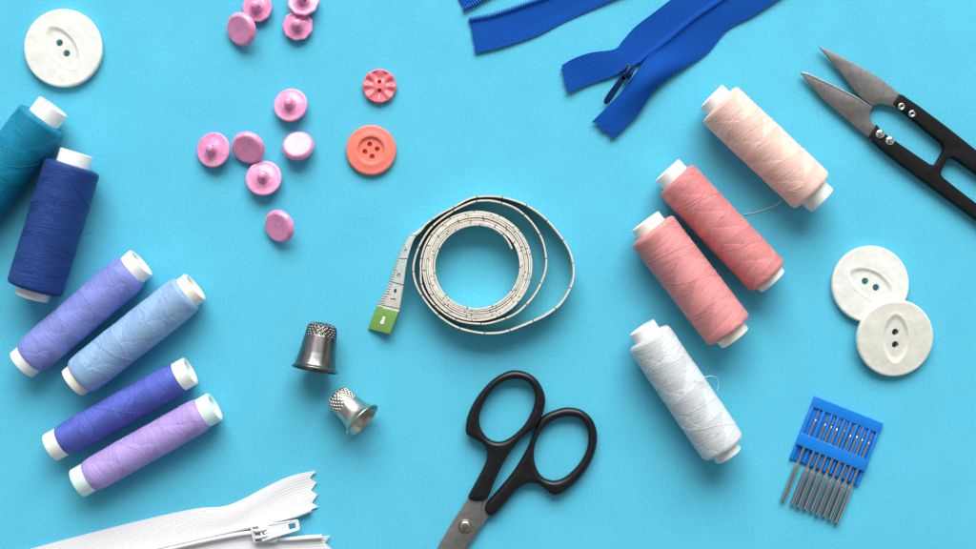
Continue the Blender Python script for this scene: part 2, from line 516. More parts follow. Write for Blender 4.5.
spool((665.8, 171), (675.9, 179.4), (767.5, 276.1), (773, 281.5), 46, 32, lin((212, 134, 134)), 'rose pink thread spool, the slimmer and nearer the peach one', 6, 8)
spool((644.8, 221.1), (652, 230.3), (728.9, 330.4), (735.4, 338.1), 52, 33.5, lin((216, 142, 142)), 'rose pink thread spool, the fatter and nearer the white spool', 4.5, 9, 'core_cream')
spool((640.3, 328), (648.4, 337.2), (723.6, 448), (728.9, 456), 48.5, 29, (.62, .66, .67), 'white thread spool with a small stray loop on its side', 3.8, 10, taper=.3,
      tail=[(694, 379.7, 46), (703, 377.5, 45), (712, 376, 38), (717, 378.5, 28), (718.5, 384, 22), (717, 391, 20)])

# ------------------------------------------------------------------ flat buttons
def disc(Rr, T, topf, na=112, nr=56, edge=2.2, rim=None):
    m = MB()
    rings = [(0.0001, 0.0), (Rr*.5, 0.0), (Rr-edge*1.2, 0.0), (Rr-.4, edge*.45), (Rr, edge), (Rr, T-edge)]
    for k in range(1, 6):
        a = k/6*math.pi/2
        rings.append((Rr-edge*(1-math.cos(a)), T-edge+edge*math.sin(a)))
    rows = []
    def rs(a): return rim(a) if rim else 1.0
    for (r, z) in rings:
        rows.append([(r*rs(2*math.pi*k/na)*math.cos(2*math.pi*k/na), r*rs(2*math.pi*k/na)*math.sin(2*math.pi*k/na), z) for k in range(na)])
    for i in range(nr+1):
        r = (Rr-edge)*(1-i/nr)+.0001
        row = []
        for k in range(na):
            a = 2*math.pi*k/na; x, y = r*rs(a)*math.cos(a), r*rs(a)*math.sin(a)
            row.append((x, y, T+topf(x, y)))
        rows.append(row)
    m.grid(rows, True)
    return m

def sstep(a, b, x):
    t = min(1, max(0, (x-a)/(b-a))); return t*t*(3-2*t)

def pearl_button(px, py, Rr, ang, mat, label, tilt=None, lift=0.0, seed=0):
    T = 8.0
    ca, sa = math.cos(R(ang)), math.sin(R(ang))
    def top(x, y):
        u, v = x*ca+y*sa, -x*sa+y*ca
        q = (abs(u)/24.0)**1.8 + (abs(v)/13.0)**1.8      # lens shaped recess
        r = math.hypot(x, y)
        z = -1.5*(1-sstep(.62, 1.06, q)) + .5*math.exp(-((q-1.1)/.12)**2)*.5
        z += .5*(1-sstep(Rr*.55, Rr*.95, r))
        z += .45*noise.noise((x*.06+seed, y*.06, seed))*sstep(.9, 1.3, q)
        return z
    m = disc(Rr, T, top)
    root = m.build('button', M[mat], None, weld=.02)
    root.name = 'button'
    cut(root, [cyl(6.3*s*ca, 6.3*s*sa, 3.4, -3, T+4) for s in (-1, 1)])
    root.data.set_sharp_from_angle(angle=R(50))
    tag(root, label, 'button', 'large pearl buttons')
    rot = Quaternion((1, 0, 0, 0))
    if tilt: rot = Quaternion(Vector((math.cos(tilt[0]), math.sin(tilt[0]), 0)), tilt[1])
    settle(root, px, py, 7 + lift, rot, [root.data])
    return root

pearl_button(63, 48, 39, -56, 'pearl', 'white pearl button lying alone above the teal spool', seed=1)
pearl_button(870.5, 284.3, 38.5, -30, 'pearl', 'cream pearl button partly covered by the other pearl button', seed=2)
# the second one leans on the first: its side towards the first is raised
dx, dy = 870.5-895, -(284.3-337.5)
pearl_button(895, 337.5, 38.5, -88, 'pearl_cream', 'cream pearl button leaning on top of another pearl button',
             tilt=(math.atan2(dy, dx)-math.pi/2, -math.atan2(-8.0, 58.6)), lift=5, seed=3)

def coral():
    T = 6.4
    def top(x, y):
        r = math.hypot(x, y)
        return -2.2*(1-sstep(12.2, 13.4, r)) + .6*math.exp(-((r-15)/2.5)**2) + .35*(1-sstep(17, 22.8, r))
    m = disc(25.0, T, top, edge=2.2)
    root = m.build('button', M['coral'], None, weld=.02)
    cut(root, [cyl(px_, py_, 2.5, .35, T+4, 22) for px_, py_ in ((-1.5, 6), (6, 1.2), (1, -6.2), (-6.2, -1.4))])
    root.data.set_sharp_from_angle(angle=R(50))
    tag(root, 'round coral orange button with four holes', 'button')
    settle(root, 371, 150, 6, Quaternion((1, 0, 0, 0)), [root.data])
coral()

def flower():
    T = 6.0
    def top(x, y):
        r = math.hypot(x, y); a = math.atan2(y, x)
        k = sstep(4.5, 13, r)
        return 1.3*k*math.cos(8*a+.4) - 1.2*sstep(3, 8, r)*(1-sstep(8, 15, r)) - .5*k
    m = disc(16.8, T, top, edge=1.4, na=160, rim=lambda a: 1+.022*math.cos(8*a+.4))
    root = m.build('button', M['coralpink'], None, weld=.02)
    cut(root, [cyl(0, s*4.4, 2.1, .35, T+4, 20) for s in (-1, 1)])
    root.data.set_sharp_from_angle(angle=R(50))
    tag(root, 'small coral pink button with fluted petals and two holes', 'button')
    settle(root, 379.5, 86, 5, Quaternion((1, 0, 0, 0)), [root.data])
flower()

# ------------------------------------------------------------------ shank buttons
def shank_button(px, py, rad, label, up, lean=0.0, amount=0.0, nseg=64, sh=17.5, spin=0.0, z=0.0):
    root = empty('shank_button', (0, 0, 0), label, 'button', 'pink shank buttons')
    k = rad/17.0
    disc_p = [(0.001, .45), (8*k, .3), (12.3*k, .05), (13.3*k, 0), (14.2*k, .15), (15.1*k, .8), (16.3*k, 2.4), (16.9*k, 4.0), (17*k, 5.0), (16.7*k, 6.0), (16*k, 6.4), (14.6*k, 6.3), (12*k, 6.3), (9*k, 6.8), (7*k, 7.8), (0.001, 8.2)]
    m = MB()
    if nseg < 20:
        def dp(r, z_, a):
            w = 2*math.pi/nseg; q = ((a+1e-6) % w) - w/2
            return r*(math.cos(w/2)/math.cos(q)*1.03 - 1)*sstep(6, 15, r)
        m.lathe(disc_p, nseg*12, disp=dp)
    else:
        m.lathe(disc_p, 72)
    d = m.build('face_disc', M['pink'], root, weld=.02, sharp=40 if nseg < 20 else None)
    m = MB()
    prof = [(7.4, 7.0), (6.4, 8.4), (5.0, 9.6), (4.6, 11), (4.5, sh-4), (4.1, sh-1.9), (3.3, sh-.6), (1.8, sh-.1), (.001, sh)]
    m.lathe([(0.001, 7.2)] + prof, 32)
    sk = m.build('shank', M['pink'], root, weld=.02)
    hole = cyl(0, 0, 1.7, -12, 12, 16).xform(Matrix.Translation((0, 0, max(10.4, sh-4.6))) @ Matrix.Rotation(R(90), 4, 'X'))
    if sh > 14: cut(sk, [hole])
    sk.data.set_sharp_from_angle(angle=R(45))
    q = Quaternion((0, 0, 1), R(spin))
    if up: q = Quaternion((1, 0, 0), math.pi) @ q
    if amount:
        q = Quaternion(Vector((-math.sin(R(lean)), math.cos(R(lean)), 0)), R(amount)) @ q
    zmin = min((q @ v.co).z for o in (d, sk) for v in o.data.vertices)/S
    root.rotation_mode = 'QUATERNION'; root.rotation_quaternion = q
    # the middle of the rim is put where the photo shows it
    c = q @ Vector((0, 0, 3.5))
    h = -zmin + c.z + z
    p = at(px, py, h)
    root.location = Vector((p.x-c.x, p.y-c.y, -zmin+.02+z))*S
    return root

shank_button(241, 29.5, 17, 'pink shank button tilted face up in the top left cluster', True, 215, 33, spin=30, sh=15)
shank_button(257.8, 7.5, 15, 'pink shank button, stalk up, cut by the frame and half behind the tilted face-up one', False, 160, 6, 10, spin=65)
shank_button(298, 26, 15, 'faceted pink shank button, stalk up, tucked below another at top', False, 90, 3, 9, spin=20)
shank_button(303.5, 2.0, 15.5, 'faceted pink shank button, stalk up, propped on another at the top edge', False, 90, 15, 9, spin=40)
shank_button(291, 105.5, 17, 'pink shank button, stalk up, uppermost of the middle scatter', False, 120, 13, spin=100)
shank_button(214, 150, 17.5, 'pink shank button, stalk up, beside a tilted face-up one', False, 165, 14, spin=-50)
shank_button(248, 148, 17, 'pink shank button lying face up between two stalk-up ones', True, 250, 30, sh=14.2, spin=20)
shank_button(298, 145.5, 16, 'pale shiny pink shank button facing up, showing its side wall', True, 95, 25, sh=12.6)
shank_button(264, 178.5, 18, 'pink shank button, stalk up, touching the face-up one above it', False, 100, 13, spin=15)
shank_button(279, 226.5, 17, 'pink shank button face up, lying alone nearest the measuring tape', True, 215, 33, sh=15, spin=60)

# ------------------------------------------------------------------ measuring tape
def measuring_tape():
    W = 25.0; TH = 1.5
    cen = at(476.3, 266.8, 20)
    root = world_root('measuring_tape', (cen.x, cen.y, 0), 'coiled cream measuring tape with green tipped end', 'measuring tape')
    z6 = lambda X, Y: (350+X/3.05, 180+Y/3.05)
    path = []     # (px, py)
    turns = 7 + (180-27)/360
    N = 620
    for i in range(N):
        t = i/(N-1); a = 27 + 360*turns*t
        k = t*turns
        r = 41.6 + 14.0*k/turns
        r -= 2.6*max(0, 1-k/.13)**1.5
        r += .55*math.sin(R(a)*1.0 + .8) + .28*noise.noise((k*2.2, 3.1, .5)) + .35*math.sin(R(a)*2+k)
        path.append((476.3 + r*math.cos(R(a)), 266.8 - r*math.sin(R(a))))
    loops = [(217, 310), (230, 345), (255, 378), (290, 408), (335, 430), (390, 438), (435, 434), (500, 410), (545, 372), (575, 330), (594, 285), (599, 245), (590, 192), (570, 150), (540, 113), (500, 83), (450, 66), (410, 62), (368, 69), (305, 100), (250, 142), (217, 190), (199, 235), (193, 272), (199, 310), (215, 345), (245, 387), (282, 422), (330, 450), (390, 465), (440, 467), (485, 459), (560, 430), (602, 409), (640, 380), (667, 340), (681, 300), (681, 260), (669, 215), (640, 168), (590, 112), (530, 73), (460, 52), (400, 50), (362, 58), (322, 79), (268, 108), (232, 134)]
    lp = catmull([Vector((*path[-1], 0))] + [Vector((*z6(*p), 0)) for p in loops], 12)
    path2 = [(p.x, p.y) for p in lp[1:]]
    # stations: (centre3D, half-width vector)
    st = []
    for i, p in enumerate(path):
        j = noise.noise((i*.012, 7.7, 0))*1.1 + .9*math.sin(i*.09)*0
        lean = .05*noise.noise((i*.02, 1.7, 2))
        q = at(p[0], p[1], W); nrm = (q - Vector((cen.x, cen.y, W))).normalized()
        st.append((Vector((q.x, q.y, W/2 + .1 + max(0, j))), Vector((nrm.x*lean*W*.5, nrm.y*lean*W*.5, W/2))))
    for i, p in enumerate(path2):
        q = at(p[0], p[1], W)
        st.append((Vector((q.x, q.y, W/2+.1)), Vector((0, 0, W/2))))
    # the free end twists from standing on edge to lying almost flat
    z4 = lambda X, Y: (350+X/4.22, 220+Y/4.22)
    ends = [((283, 46), (300, 44)), ((240, 84), (266, 82)), ((196, 178), (236, 181)), ((165, 272), (222, 288)), ((134, 330), (216, 340)), ((113, 369), (206, 391)), ((80, 455), (173, 477))]
    keyc = []; keyw = []
    for (l, r) in ends:
        lpx, rpx = z4(*l), z4(*r)
        wpx = math.hypot(rpx[0]-lpx[0], rpx[1]-lpx[1]); wpx = min(wpx, W*.995)
        zr = math.sqrt(max(0, W*W - wpx*wpx))*.98
        a, b = at(*lpx, .7), at(*rpx, .7+zr)
        keyc.append((a+b)/2); keyw.append((b-a)/2)
    base = len(st)
    c_all = catmull([st[-6][0], st[-1][0]] + keyc, 12)[12:]
    w_all = catmull([st[-6][1], st[-1][1]] + keyw, 12)[12:]
    for c, w in list(zip(c_all, w_all))[1:]: st.append((c, w.normalized()*W/2))
    # zero of the scale at the free end
    ulen = [0.0]
    for (a, _), (b, _) in zip(st[::-1], st[::-1][1:]): ulen.append(ulen[-1] + (b-a).length)
    ulen = ulen[::-1]
    n = len(st); A, B, Cc, Dd = [], [], [], []
    frames = []
    for i in range(n):
        c, w = st[i]
        t = (st[min(i+1, n-1)][0] - st[max(i-1, 0)][0]).normalized()
        nn = t.cross(w.normalized()).normalized()*TH/2
        frames.append((c, w, nn, t))
        A.append(c-w+nn); B.append(c+w+nn); Cc.append(c+w-nn); Dd.append(c-w-nn)
    m = MB()
    for (P, Q, vp, vq) in ((A, B, 0, 1), (B, Cc, .5, .5), (Cc, Dd, 1, 0), (Dd, A, .5, .5)):
        m.grid([[P[i], Q[i]] for i in range(n)], False, uvrows=lambda i, j, vp=vp, vq=vq: (ulen[i], vq if j else vp))
    m.add([A[0], B[0], Cc[0], Dd[0]], [(0, 1, 2, 3)], uvs=[((5, .5),)*4])
    m.add([A[-1], B[-1], Cc[-1], Dd[-1]], [(3, 2, 1, 0)], uvs=[((5, .5),)*4])
    strip = m.build('tape', M['tape'], root, sharp=50, recalc=False)
    strip['_world'] = root['_world']
    # printed figures beside the centimetre lines of the free end
    def on_tape(u, v, lift):
        k = n-1
        while k > 1 and ulen[k-1] < u: k -= 1
        f = (u-ulen[k])/max(1e-6, ulen[k-1]-ulen[k])
        c = frames[k][0].lerp(frames[k-1][0], f); w = frames[k][1].lerp(frames[k-1][1], f); nn = frames[k][2].lerp(frames[k-1][2], f)
        up = nn.normalized() if nn.z > 0 else -nn.normalized()
        return c + w*v + up*(TH/2+lift)
    tm = MB()
    for txt, u0 in (('1', 34.0), ('2', 59.0), ('3', 84.0)):
        cu = bpy.data.curves.new('figure', 'FONT'); cu.body = txt; cu.size = 11; cu.align_x = 'CENTER'; cu.align_y = 'CENTER'
        o = bpy.data.objects.new('figure', cu); COL.objects.link(o)
        dg = bpy.context.evaluated_depsgraph_get(); me = bpy.data.meshes.new_from_object(o.evaluated_get(dg))
        tm.add([on_tape(u0 + v.co.x, .18 + v.co.y/12.5, .08) for v in me.vertices], [tuple(p.vertices) for p in me.polygons])
        bpy.data.objects.remove(o); bpy.data.curves.remove(cu); bpy.data.meshes.remove(me)
        # small round mark after the figure
        ring = [(2.2*math.cos(2*math.pi*k/14), 2.2*math.sin(2*math.pi*k/14)) for k in range(14)]
        if txt == '1':
            tm.add([on_tape(u0+9+x, .18+y/12.5, .08) for x, y in ring], [tuple(range(14))])
    tm.build('figures', M['ink'], strip, smooth=False, recalc=False)
    # metal clip on the free end
    L = [Vector(p) for p in (frames[-1][0]-frames[-1][1]*1.02, frames[-1][0]+frames[-1][1]*1.02)]
    t = frames[-1][3]; nn = frames[-1][2].normalized(); nn = nn if nn.z > 0 else -nn
    bm = bmesh.new(); vs = []
    for side in (-1.75, 1.75):
        for (q, tt) in ((L[0], -22.5), (L[1], -22.5), (L[1], 1.2), (L[0], 1.2)):
            vs.append(bm.verts.new((q + t*tt + nn*side - Vector((cen.x, cen.y, 0)))*S))
    for fc in ((3, 2, 1, 0), (4, 5, 6, 7), (0, 1, 5, 4), (1, 2, 6, 5), (2, 3, 7, 6), (3, 0, 4, 7)): bm.faces.new([vs[q] for q in fc])
    bmesh.ops.recalc_face_normals(bm, faces=bm.faces)
    bmesh.ops.bevel(bm, geom=list(bm.edges), offset=.7*S, segments=2, affect='EDGES', profile=.6)
    me = bpy.data.meshes.new('end_clip'); bm.to_mesh(me); bm.free()
    clip = link('end_clip', me, M['green'], root, True, 40)
    o_ = (L[0]+L[1])/2 + t*-10.5 + nn*1.75
    wx = (L[1]-L[0]).normalized()
    Mx = Matrix((wx.to_4d(), (-t).to_4d(), nn.to_4d(), (0, 0, 0, 1))).transposed()
    Mx[3][3] = 1
    for r_ in range(3): Mx[3][r_] = 0; Mx[r_][3] = o_[r_]
    oval = lambda cx, cy, a, b, k=24: [(cx+a*math.cos(2*math.pi*q/k), cy+b*math.sin(2*math.pi*q/k)) for q in range(k)]
    plate_obj('figure_mark', [oval(0, 1.9, 1.6, 2.0), oval(0, 1.9, .5, .8), oval(0, -1.9, 1.9, 2.2), oval(0, -1.9, .6, .9)], -.3, .25, M['tabwhite'], None, .1, 1, Matrix.Translation((-cen.x, -cen.y, 0)) @ Mx).parent = clip
measuring_tape()

# ------------------------------------------------------------------ thimbles
def thimble(prof_o, prof_i, L, k0, k1, mat, label, open_px, closed_px, elev, hmid):
    root = None
    fine = []
    for (a, b) in zip(prof_o, prof_o[1:]):
        n = max(1, int(math.hypot(a[0]-b[0], a[1]-b[1])/.4)) if max(a[1], b[1]) > k0 else max(1, int(math.hypot(a[0]-b[0], a[1]-b[1])/1.5))
        fine += [(a[0]+(b[0]-a[0])*i/n, a[1]+(b[1]-a[1])*i/n) for i in range(n)]
    fine.append(prof_o[-1])
    nrow = 20
    def knurl(r, z, a):
        if z < k0: return 0.0
        w = sstep(k0, k0+.8, z)
        p = nrow*a; q = z*2*math.pi/4.9
        g = math.sin((p+q)/2)**2 * math.sin((p-q)/2)**2
        return w*(-.2 + -1.9*(1-max(0, 1-g*1.35)**1.0))*min(1, r/6)
    m = MB()
    m.lathe(fine, 200, disp=knurl)
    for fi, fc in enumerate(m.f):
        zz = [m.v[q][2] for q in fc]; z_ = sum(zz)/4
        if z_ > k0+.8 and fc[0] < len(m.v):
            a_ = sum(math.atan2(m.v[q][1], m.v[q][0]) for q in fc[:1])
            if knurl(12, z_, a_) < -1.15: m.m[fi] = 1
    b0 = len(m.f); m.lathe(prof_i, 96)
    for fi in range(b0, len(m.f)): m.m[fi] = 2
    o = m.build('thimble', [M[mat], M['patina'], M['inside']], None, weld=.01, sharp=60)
    tag(o, label, 'thimble', 'metal thimbles')
    a, b = at(*open_px, hmid), at(*closed_px, hmid)
    d = (b-a); d.z = 0; d.normalize(); d = Vector((d.x*math.cos(elev), d.y*math.cos(elev), -math.sin(elev)))
    q = d.to_track_quat('Z', 'Y')
    zmin = min((q @ v.co).z for v in o.data.vertices)/S
    o.rotation_mode = 'QUATERNION'; o.rotation_quaternion = q
    mid = at((open_px[0]+closed_px[0])/2, (open_px[1]+closed_px[1])/2, hmid) - d*L/2
    o.location = Vector((mid.x, mid.y, -zmin+.02))*S
    return o
po = [(22.0, 0), (22.7, .3), (22.9, 1.0), (22.5, 1.9), (21.0, 2.8), (20.2, 5), (19.3, 9), (18.1, 16), (17.0, 25), (16.2, 32), (15.3, 40), (14.3, 43.6), (12, 45.8), (8, 47), (4, 47.5), (.001, 47.6)]
pi_ = [(.001, 46.2), (7, 45.6), (11, 44.2), (13.3, 41), (14.2, 36), (15.6, 26), (16.8, 16), (18.0, 9), (19.2, 4), (20, 1.4), (22.0, 0)]
thimble(po, pi_, 47.6, 33, 46, 'tarnish', 'dark tarnished steel thimble lying on its side', (315.0, 369.2), (322.6, 324.0), math.atan2(7.3, 44), 20)
po = [(20.0, 0), (20.6, .3), (20.8, .9), (20.4, 1.6), (19.0, 2.4), (17.2, 5), (15.6, 9), (14.5, 14), (14.0, 19), (13.9, 20.5), (13.9, 23), (13.5, 31), (12.6, 36), (10.8, 38.0), (7.5, 38.9), (4, 39.2), (.001, 39.3)]
pi_ = [(.001, 37.6), (7, 37.3), (10.5, 36.2), (11.9, 33), (12.6, 24), (13.1, 16), (14.2, 10), (16, 5), (18.2, 2), (20.0, 0)]
thimble(po, pi_, 39.3, 21, 38, 'silver', 'bright silver thimble with its flared opening showing', (362.7, 420.2), (335.0, 395.6), R(16.5), 18)

# ------------------------------------------------------------------ black handled scissors
def scissors():
    z7 = lambda X, Y: (420+X/2.905, 360+Y/2.905)
    c = at(505, 460, 0)
    root = world_root('scissors', (c.x, c.y, 0), 'black handled scissors with grey steel blades at bottom edge', 'scissors')
    def poly(pts, h=8, conv=z7, per=5, closed=True):
        return [tuple(p)[:2] for p in catmull([Vector(at(*conv(*p), h)) for p in pts], per, closed)]
    ident = lambda x, y: (x, y)
    A = [(140, 398), (150, 375), (172, 335), (190, 297), (194, 268), (182, 244), (155, 228), (135, 214), (133, 190), (142, 152), (168, 104), (210, 58), (258, 32), (300, 33), (335, 52), (357, 85), (364, 120), (355, 158), (340, 188), (315, 208), (290, 230), (258, 272), (232, 318), (212, 362), (198, 396), (180, 409), (155, 408)]
    hA = [(275, 55), (310, 63), (331, 92), (330, 133), (305, 185), (265, 223), (230, 237), (197, 226), (175, 192), (176, 150), (203, 97), (240, 64)]
    Bq = [(189, 436), (196, 412), (228, 376), (275, 318), (312, 255), (330, 212), (342, 182), (362, 160), (395, 145), (430, 138), (470, 146), (502, 175), (515, 222), (504, 280), (470, 337), (425, 379), (396, 393), (374, 386), (345, 362), (312, 360), (282, 378), (242, 424), (218, 449), (202, 453)]
    hB = [(425, 165), (463, 171), (486, 203), (487, 250), (465, 298), (425, 338), (388, 351), (352, 336), (333, 296), (334, 250), (354, 205), (390, 175)]
    plate_obj('handle', [poly(A), poly(hA)], 2.6, 14.6, M['black'], root, 4.6, 5)
    plate_obj('handle', [poly(Bq), poly(hB)], .2, 12.2, M['black'], root, 4.6, 5)
    up = [(474, 488), (468, 498), (460, 510.5), (452.6, 521.5), (440, 543.2), (425, 572), (402, 630), (380, 690), (384, 689), (415, 640), (443, 590), (463.9, 549), (472, 537), (480.2, 525.5), (480.8, 512), (482.5, 494)]
    lo = [(484, 490), (487.4, 505), (489.5, 515), (481, 527.5), (465, 552), (440, 602), (405, 662), (378, 693), (390, 640), (420, 585), (446, 540), (461, 510), (474, 498)]
    flat = lambda pts, h: [tuple(at(*p, h))[:2] for p in pts]
    plate_obj('blade', [flat(up, 9)], 7.0, 10.0, M['blade'], root, .5, 2)
    plate_obj('blade', [flat(lo, 5)], 3.6, 6.8, M['blade'], root, .5, 2)
    # pivot screw: washer recess and domed head with a slot
    p = at(465.1, 526.8, 11)
    m = MB()
    m.lathe([(7.2, 9.8), (7.2, 10.4), (6.9, 10.7), (6.2, 10.75), (6.0, 10.5), (5.9, 11.2), (5.2, 11.9), (3, 12.4), (.001, 12.5)], 40)
    m.xform(Matrix.Translation((p.x, p.y, 0)))
    m.build('pivot_screw', M['brass'], root, sharp=40, recalc=False)
scissors()

# ------------------------------------------------------------------ thread snips
def snips():
    z3 = lambda X, Y: (776+X/2.745, 30+Y/2.745)
    z8 = lambda X, Y: (850+X/3.43, 60+Y/3.43)
    c = at(920, 140, 0)
    root = world_root('thread_snips', (c.x, c.y, 0), 'black thread snips with open pointed steel blades', 'thread snips')
    pl = lambda pts, conv, h: [tuple(at(*conv(*p), h))[:2] for p in pts]
    outer = [(168, 117), (180, 120), (236, 158), (330, 228), (432, 309), (560, 402), (700, 512), (770, 590), (800, 660), (790, 720), (740, 745), (670, 722), (560, 642), (432, 545), (330, 471), (230, 398), (130, 322), (64, 264), (92, 222), (102, 236), (120, 254), (272, 357), (285, 360), (297, 354), (322, 312), (323, 298), (316, 285), (165, 161), (150, 150)]
    win = [(316, 398), (312, 386), (330, 346), (345, 337), (360, 338), (432, 388), (560, 486), (680, 590), (715, 640), (690, 668), (640, 650), (560, 585), (432, 491), (330, 412)]
    sm = lambda pts, h: [tuple(p)[:2] for p in catmull([Vector(at(*z8(*p), h)) for p in pts], 3, True)]
    # keep the corners where the blades enter square, round the rest
    plate_obj('handle', [pl(outer, z8, 9), sm(win, 9)], 0.6, 10.6, M['blackpaint'], root, 1.4, 3)
    upb = [(117, 46), (140, 54), (160, 64), (190, 79), (222, 96), (260, 117), (292, 137), (322, 162), (341, 178), (350, 186), (334, 216), (318, 211), (300, 205), (284, 203), (270, 207), (262, 210), (252, 200), (240, 192), (214, 164), (185, 126), (150, 84)]
    lob = [(67, 117), (78, 116), (95, 122), (130, 138), (180, 162), (225, 185), (264, 211), (259, 222), (257, 240), (264, 254), (276, 266), (290, 280), (264, 306), (250, 291), (225, 271), (200, 250), (165, 220), (130, 190), (97, 153)]
    plate_obj('blade', [pl(upb, z3, 7)], 5.0, 7.6, M['snipblade'], root, .5, 2)
    plate_obj('blade', [pl(lob, z3, 7)], 4.6, 7.2, M['snipblade'], root, .5, 2)
    # the ground cutting edge of the lower blade, a strip of brighter steel
    ed = [(67, 117), (78, 116), (95, 122), (130, 138), (180, 162), (225, 185), (264, 211), (262, 216), (222, 191), (178, 168), (128, 144), (92, 128)]
    plate_obj('cutting_edge', [pl(ed, z3, 7)], 6.6, 7.5, M['edge'], root, .3, 2)
    for (q, r_, ring) in (((345, 210), 3.5, 1), ((374, 230), 3.5, 1), ((286, 285), 4.6, 0), ((313, 304), 4.6, 0)):
        p = at(*z3(*q), 11); m = MB()
        if ring: pr = [(r_, 10.2), (r_, 10.9), (r_*.85, 11.3), (r_*.55, 11.2), (r_*.4, 10.5), (.001, 10.3)]
        else: pr = [(r_, 10.2), (r_, 10.9), (r_*.85, 11.8), (r_*.5, 12.4), (.001, 12.6)]
        m.lathe(pr, 32); m.xform(Matrix.Translation((p.x, p.y, 0)))
        m.build('rivet', M['chrome'], root, recalc=False)
snips()

# ------------------------------------------------------------------ machine needles in their case
def needles():
    z = lambda X, Y: (760+X/3.43, 380+Y/3.43)
    o_ = at(*z(190, 55), 5); tr = at(*z(425, 150), 5); bl = at(*z(105, 270), 5)
    ex = (tr-o_).normalized(); Wd = (tr-o_).length; ey = Vector((ex.y, -ex.x, 0)); Hh = (bl-o_).length
    ang = math.atan2(ex.y, ex.x)
    mid = o_ + ex*Wd/2 + ey*Hh/2
    root = empty('needle_case', (mid.x, mid.y, 0), 'flat bright blue plastic case holding sewing machine needles', 'needle case')
    root.rotation_euler = (0, 0, ang)
    loc = lambda u, v: (u-Wd/2, Hh/2-v)      # case coordinates: u right, v down from the top left corner
    rect = lambda u0, v0, u1, v1: [loc(u0, v0), loc(u1, v0), loc(u1, v1), loc(u0, v1)]
    plate_obj('back_panel', [rect(0, 0, Wd, Hh)], .2, 2.2, M['casepanel'], root, .5, 2)
    plate_obj('top_bar', [rect(0, 0, Wd, 11)], 2.1, 4.4, M['case'], root, .6, 2)
    plate_obj('side_rail', [rect(0, 10.9, 3.2, Hh)], 2.1, 4.3, M['case'], root, .5, 2)
    plate_obj('side_rail', [rect(Wd-3.2, 10.9, Wd, Hh)], 2.1, 4.3, M['case'], root, .5, 2)
    plate_obj('retaining_band', [rect(-.1, 39, Wd+.1, 51.5)], 5.4, 7.2, M['case'], root, .6, 2)
    us = [9.0] + [19.5+6.75*k for k in range(8)]
    for k in range(9):
        a = 14.2 if k == 0 else us[k]+3.4
        if k == 8: continue
        plate_obj('divider', [rect(a-1.35, 10.9, a+1.35, Hh-1)], 2.1, 4.2, M['case'], root, .4, 2)
    lab = ['set apart at the left and pushed farthest out of the blue case', 'first in the close row of the blue case, next to the gap'] + \
          ['%s in the close row, counted from the gap in the blue case' % w for w in ('second', 'third', 'fourth', 'fifth', 'sixth', 'seventh')] + \
          ['last in the close row, by the right rail of the blue case']
    proto = None
    for k, u in enumerate(us):
        if proto is None:
            m = MB()
            # local: y = 0 at the shank end, pointing up the needle
            prof = [(.001, 0), (1.9, .1), (2.4, .8), (2.6, 2), (2.6, 36.5), (2.2, 38.5), (1.7, 41), (1.5, 44), (1.45, 60), (1.35, 84), (1.0, 88), (1.15, 90), (.9, 93), (.4, 97), (.05, 98.5)]
            rows = []
            for (r_, y) in prof:
                row = []
                for q in range(16):
                    a = 2*math.pi*q/16; x, zz = r_*math.cos(a), r_*math.sin(a)
                    if y < 37 and r_ > 1: zz = min(zz, 1.5)          # flat of the shank
                    row.append((x, y, zz))
                rows.append(row)
            m.grid(rows, True)
            shank = m.build('machine_needle', M['needle'], None, sharp=35)
            hole = cyl(0, 0, .42, -4, 4, 12).xform(Matrix.Translation((0, 88.5, 0)) @ Matrix.Scale(2.2, 4, (0, 1, 0)))
            cut(shank, [hole])
            o = proto = shank
        else:
            o = proto.copy(); COL.objects.link(o)
        out = 98.5 - 11.5 if k == 0 else 98.5 - 12 + rnd.uniform(-.6, 1.2)
        tag(o, 'steel needle ' + lab[k], 'needle', 'sewing machine needles in the blue case')
        x, y = loc(u, 11.5 + 98.5 + (-1.0 if k == 0 else rnd.uniform(-1.5, 1.0)))
        p = mid + Vector((x*math.cos(ang)-y*math.sin(ang), x*math.sin(ang)+y*math.cos(ang), 0))
        o.location = Vector((p.x, p.y, 3.9))*S
        # the row hangs a touch askew; each needle rolls differently in its groove
        o.rotation_euler = (R(-.55), R(180+rnd.uniform(-25, 25)), ang + R(rnd.uniform(-.6, .6)))
needles()

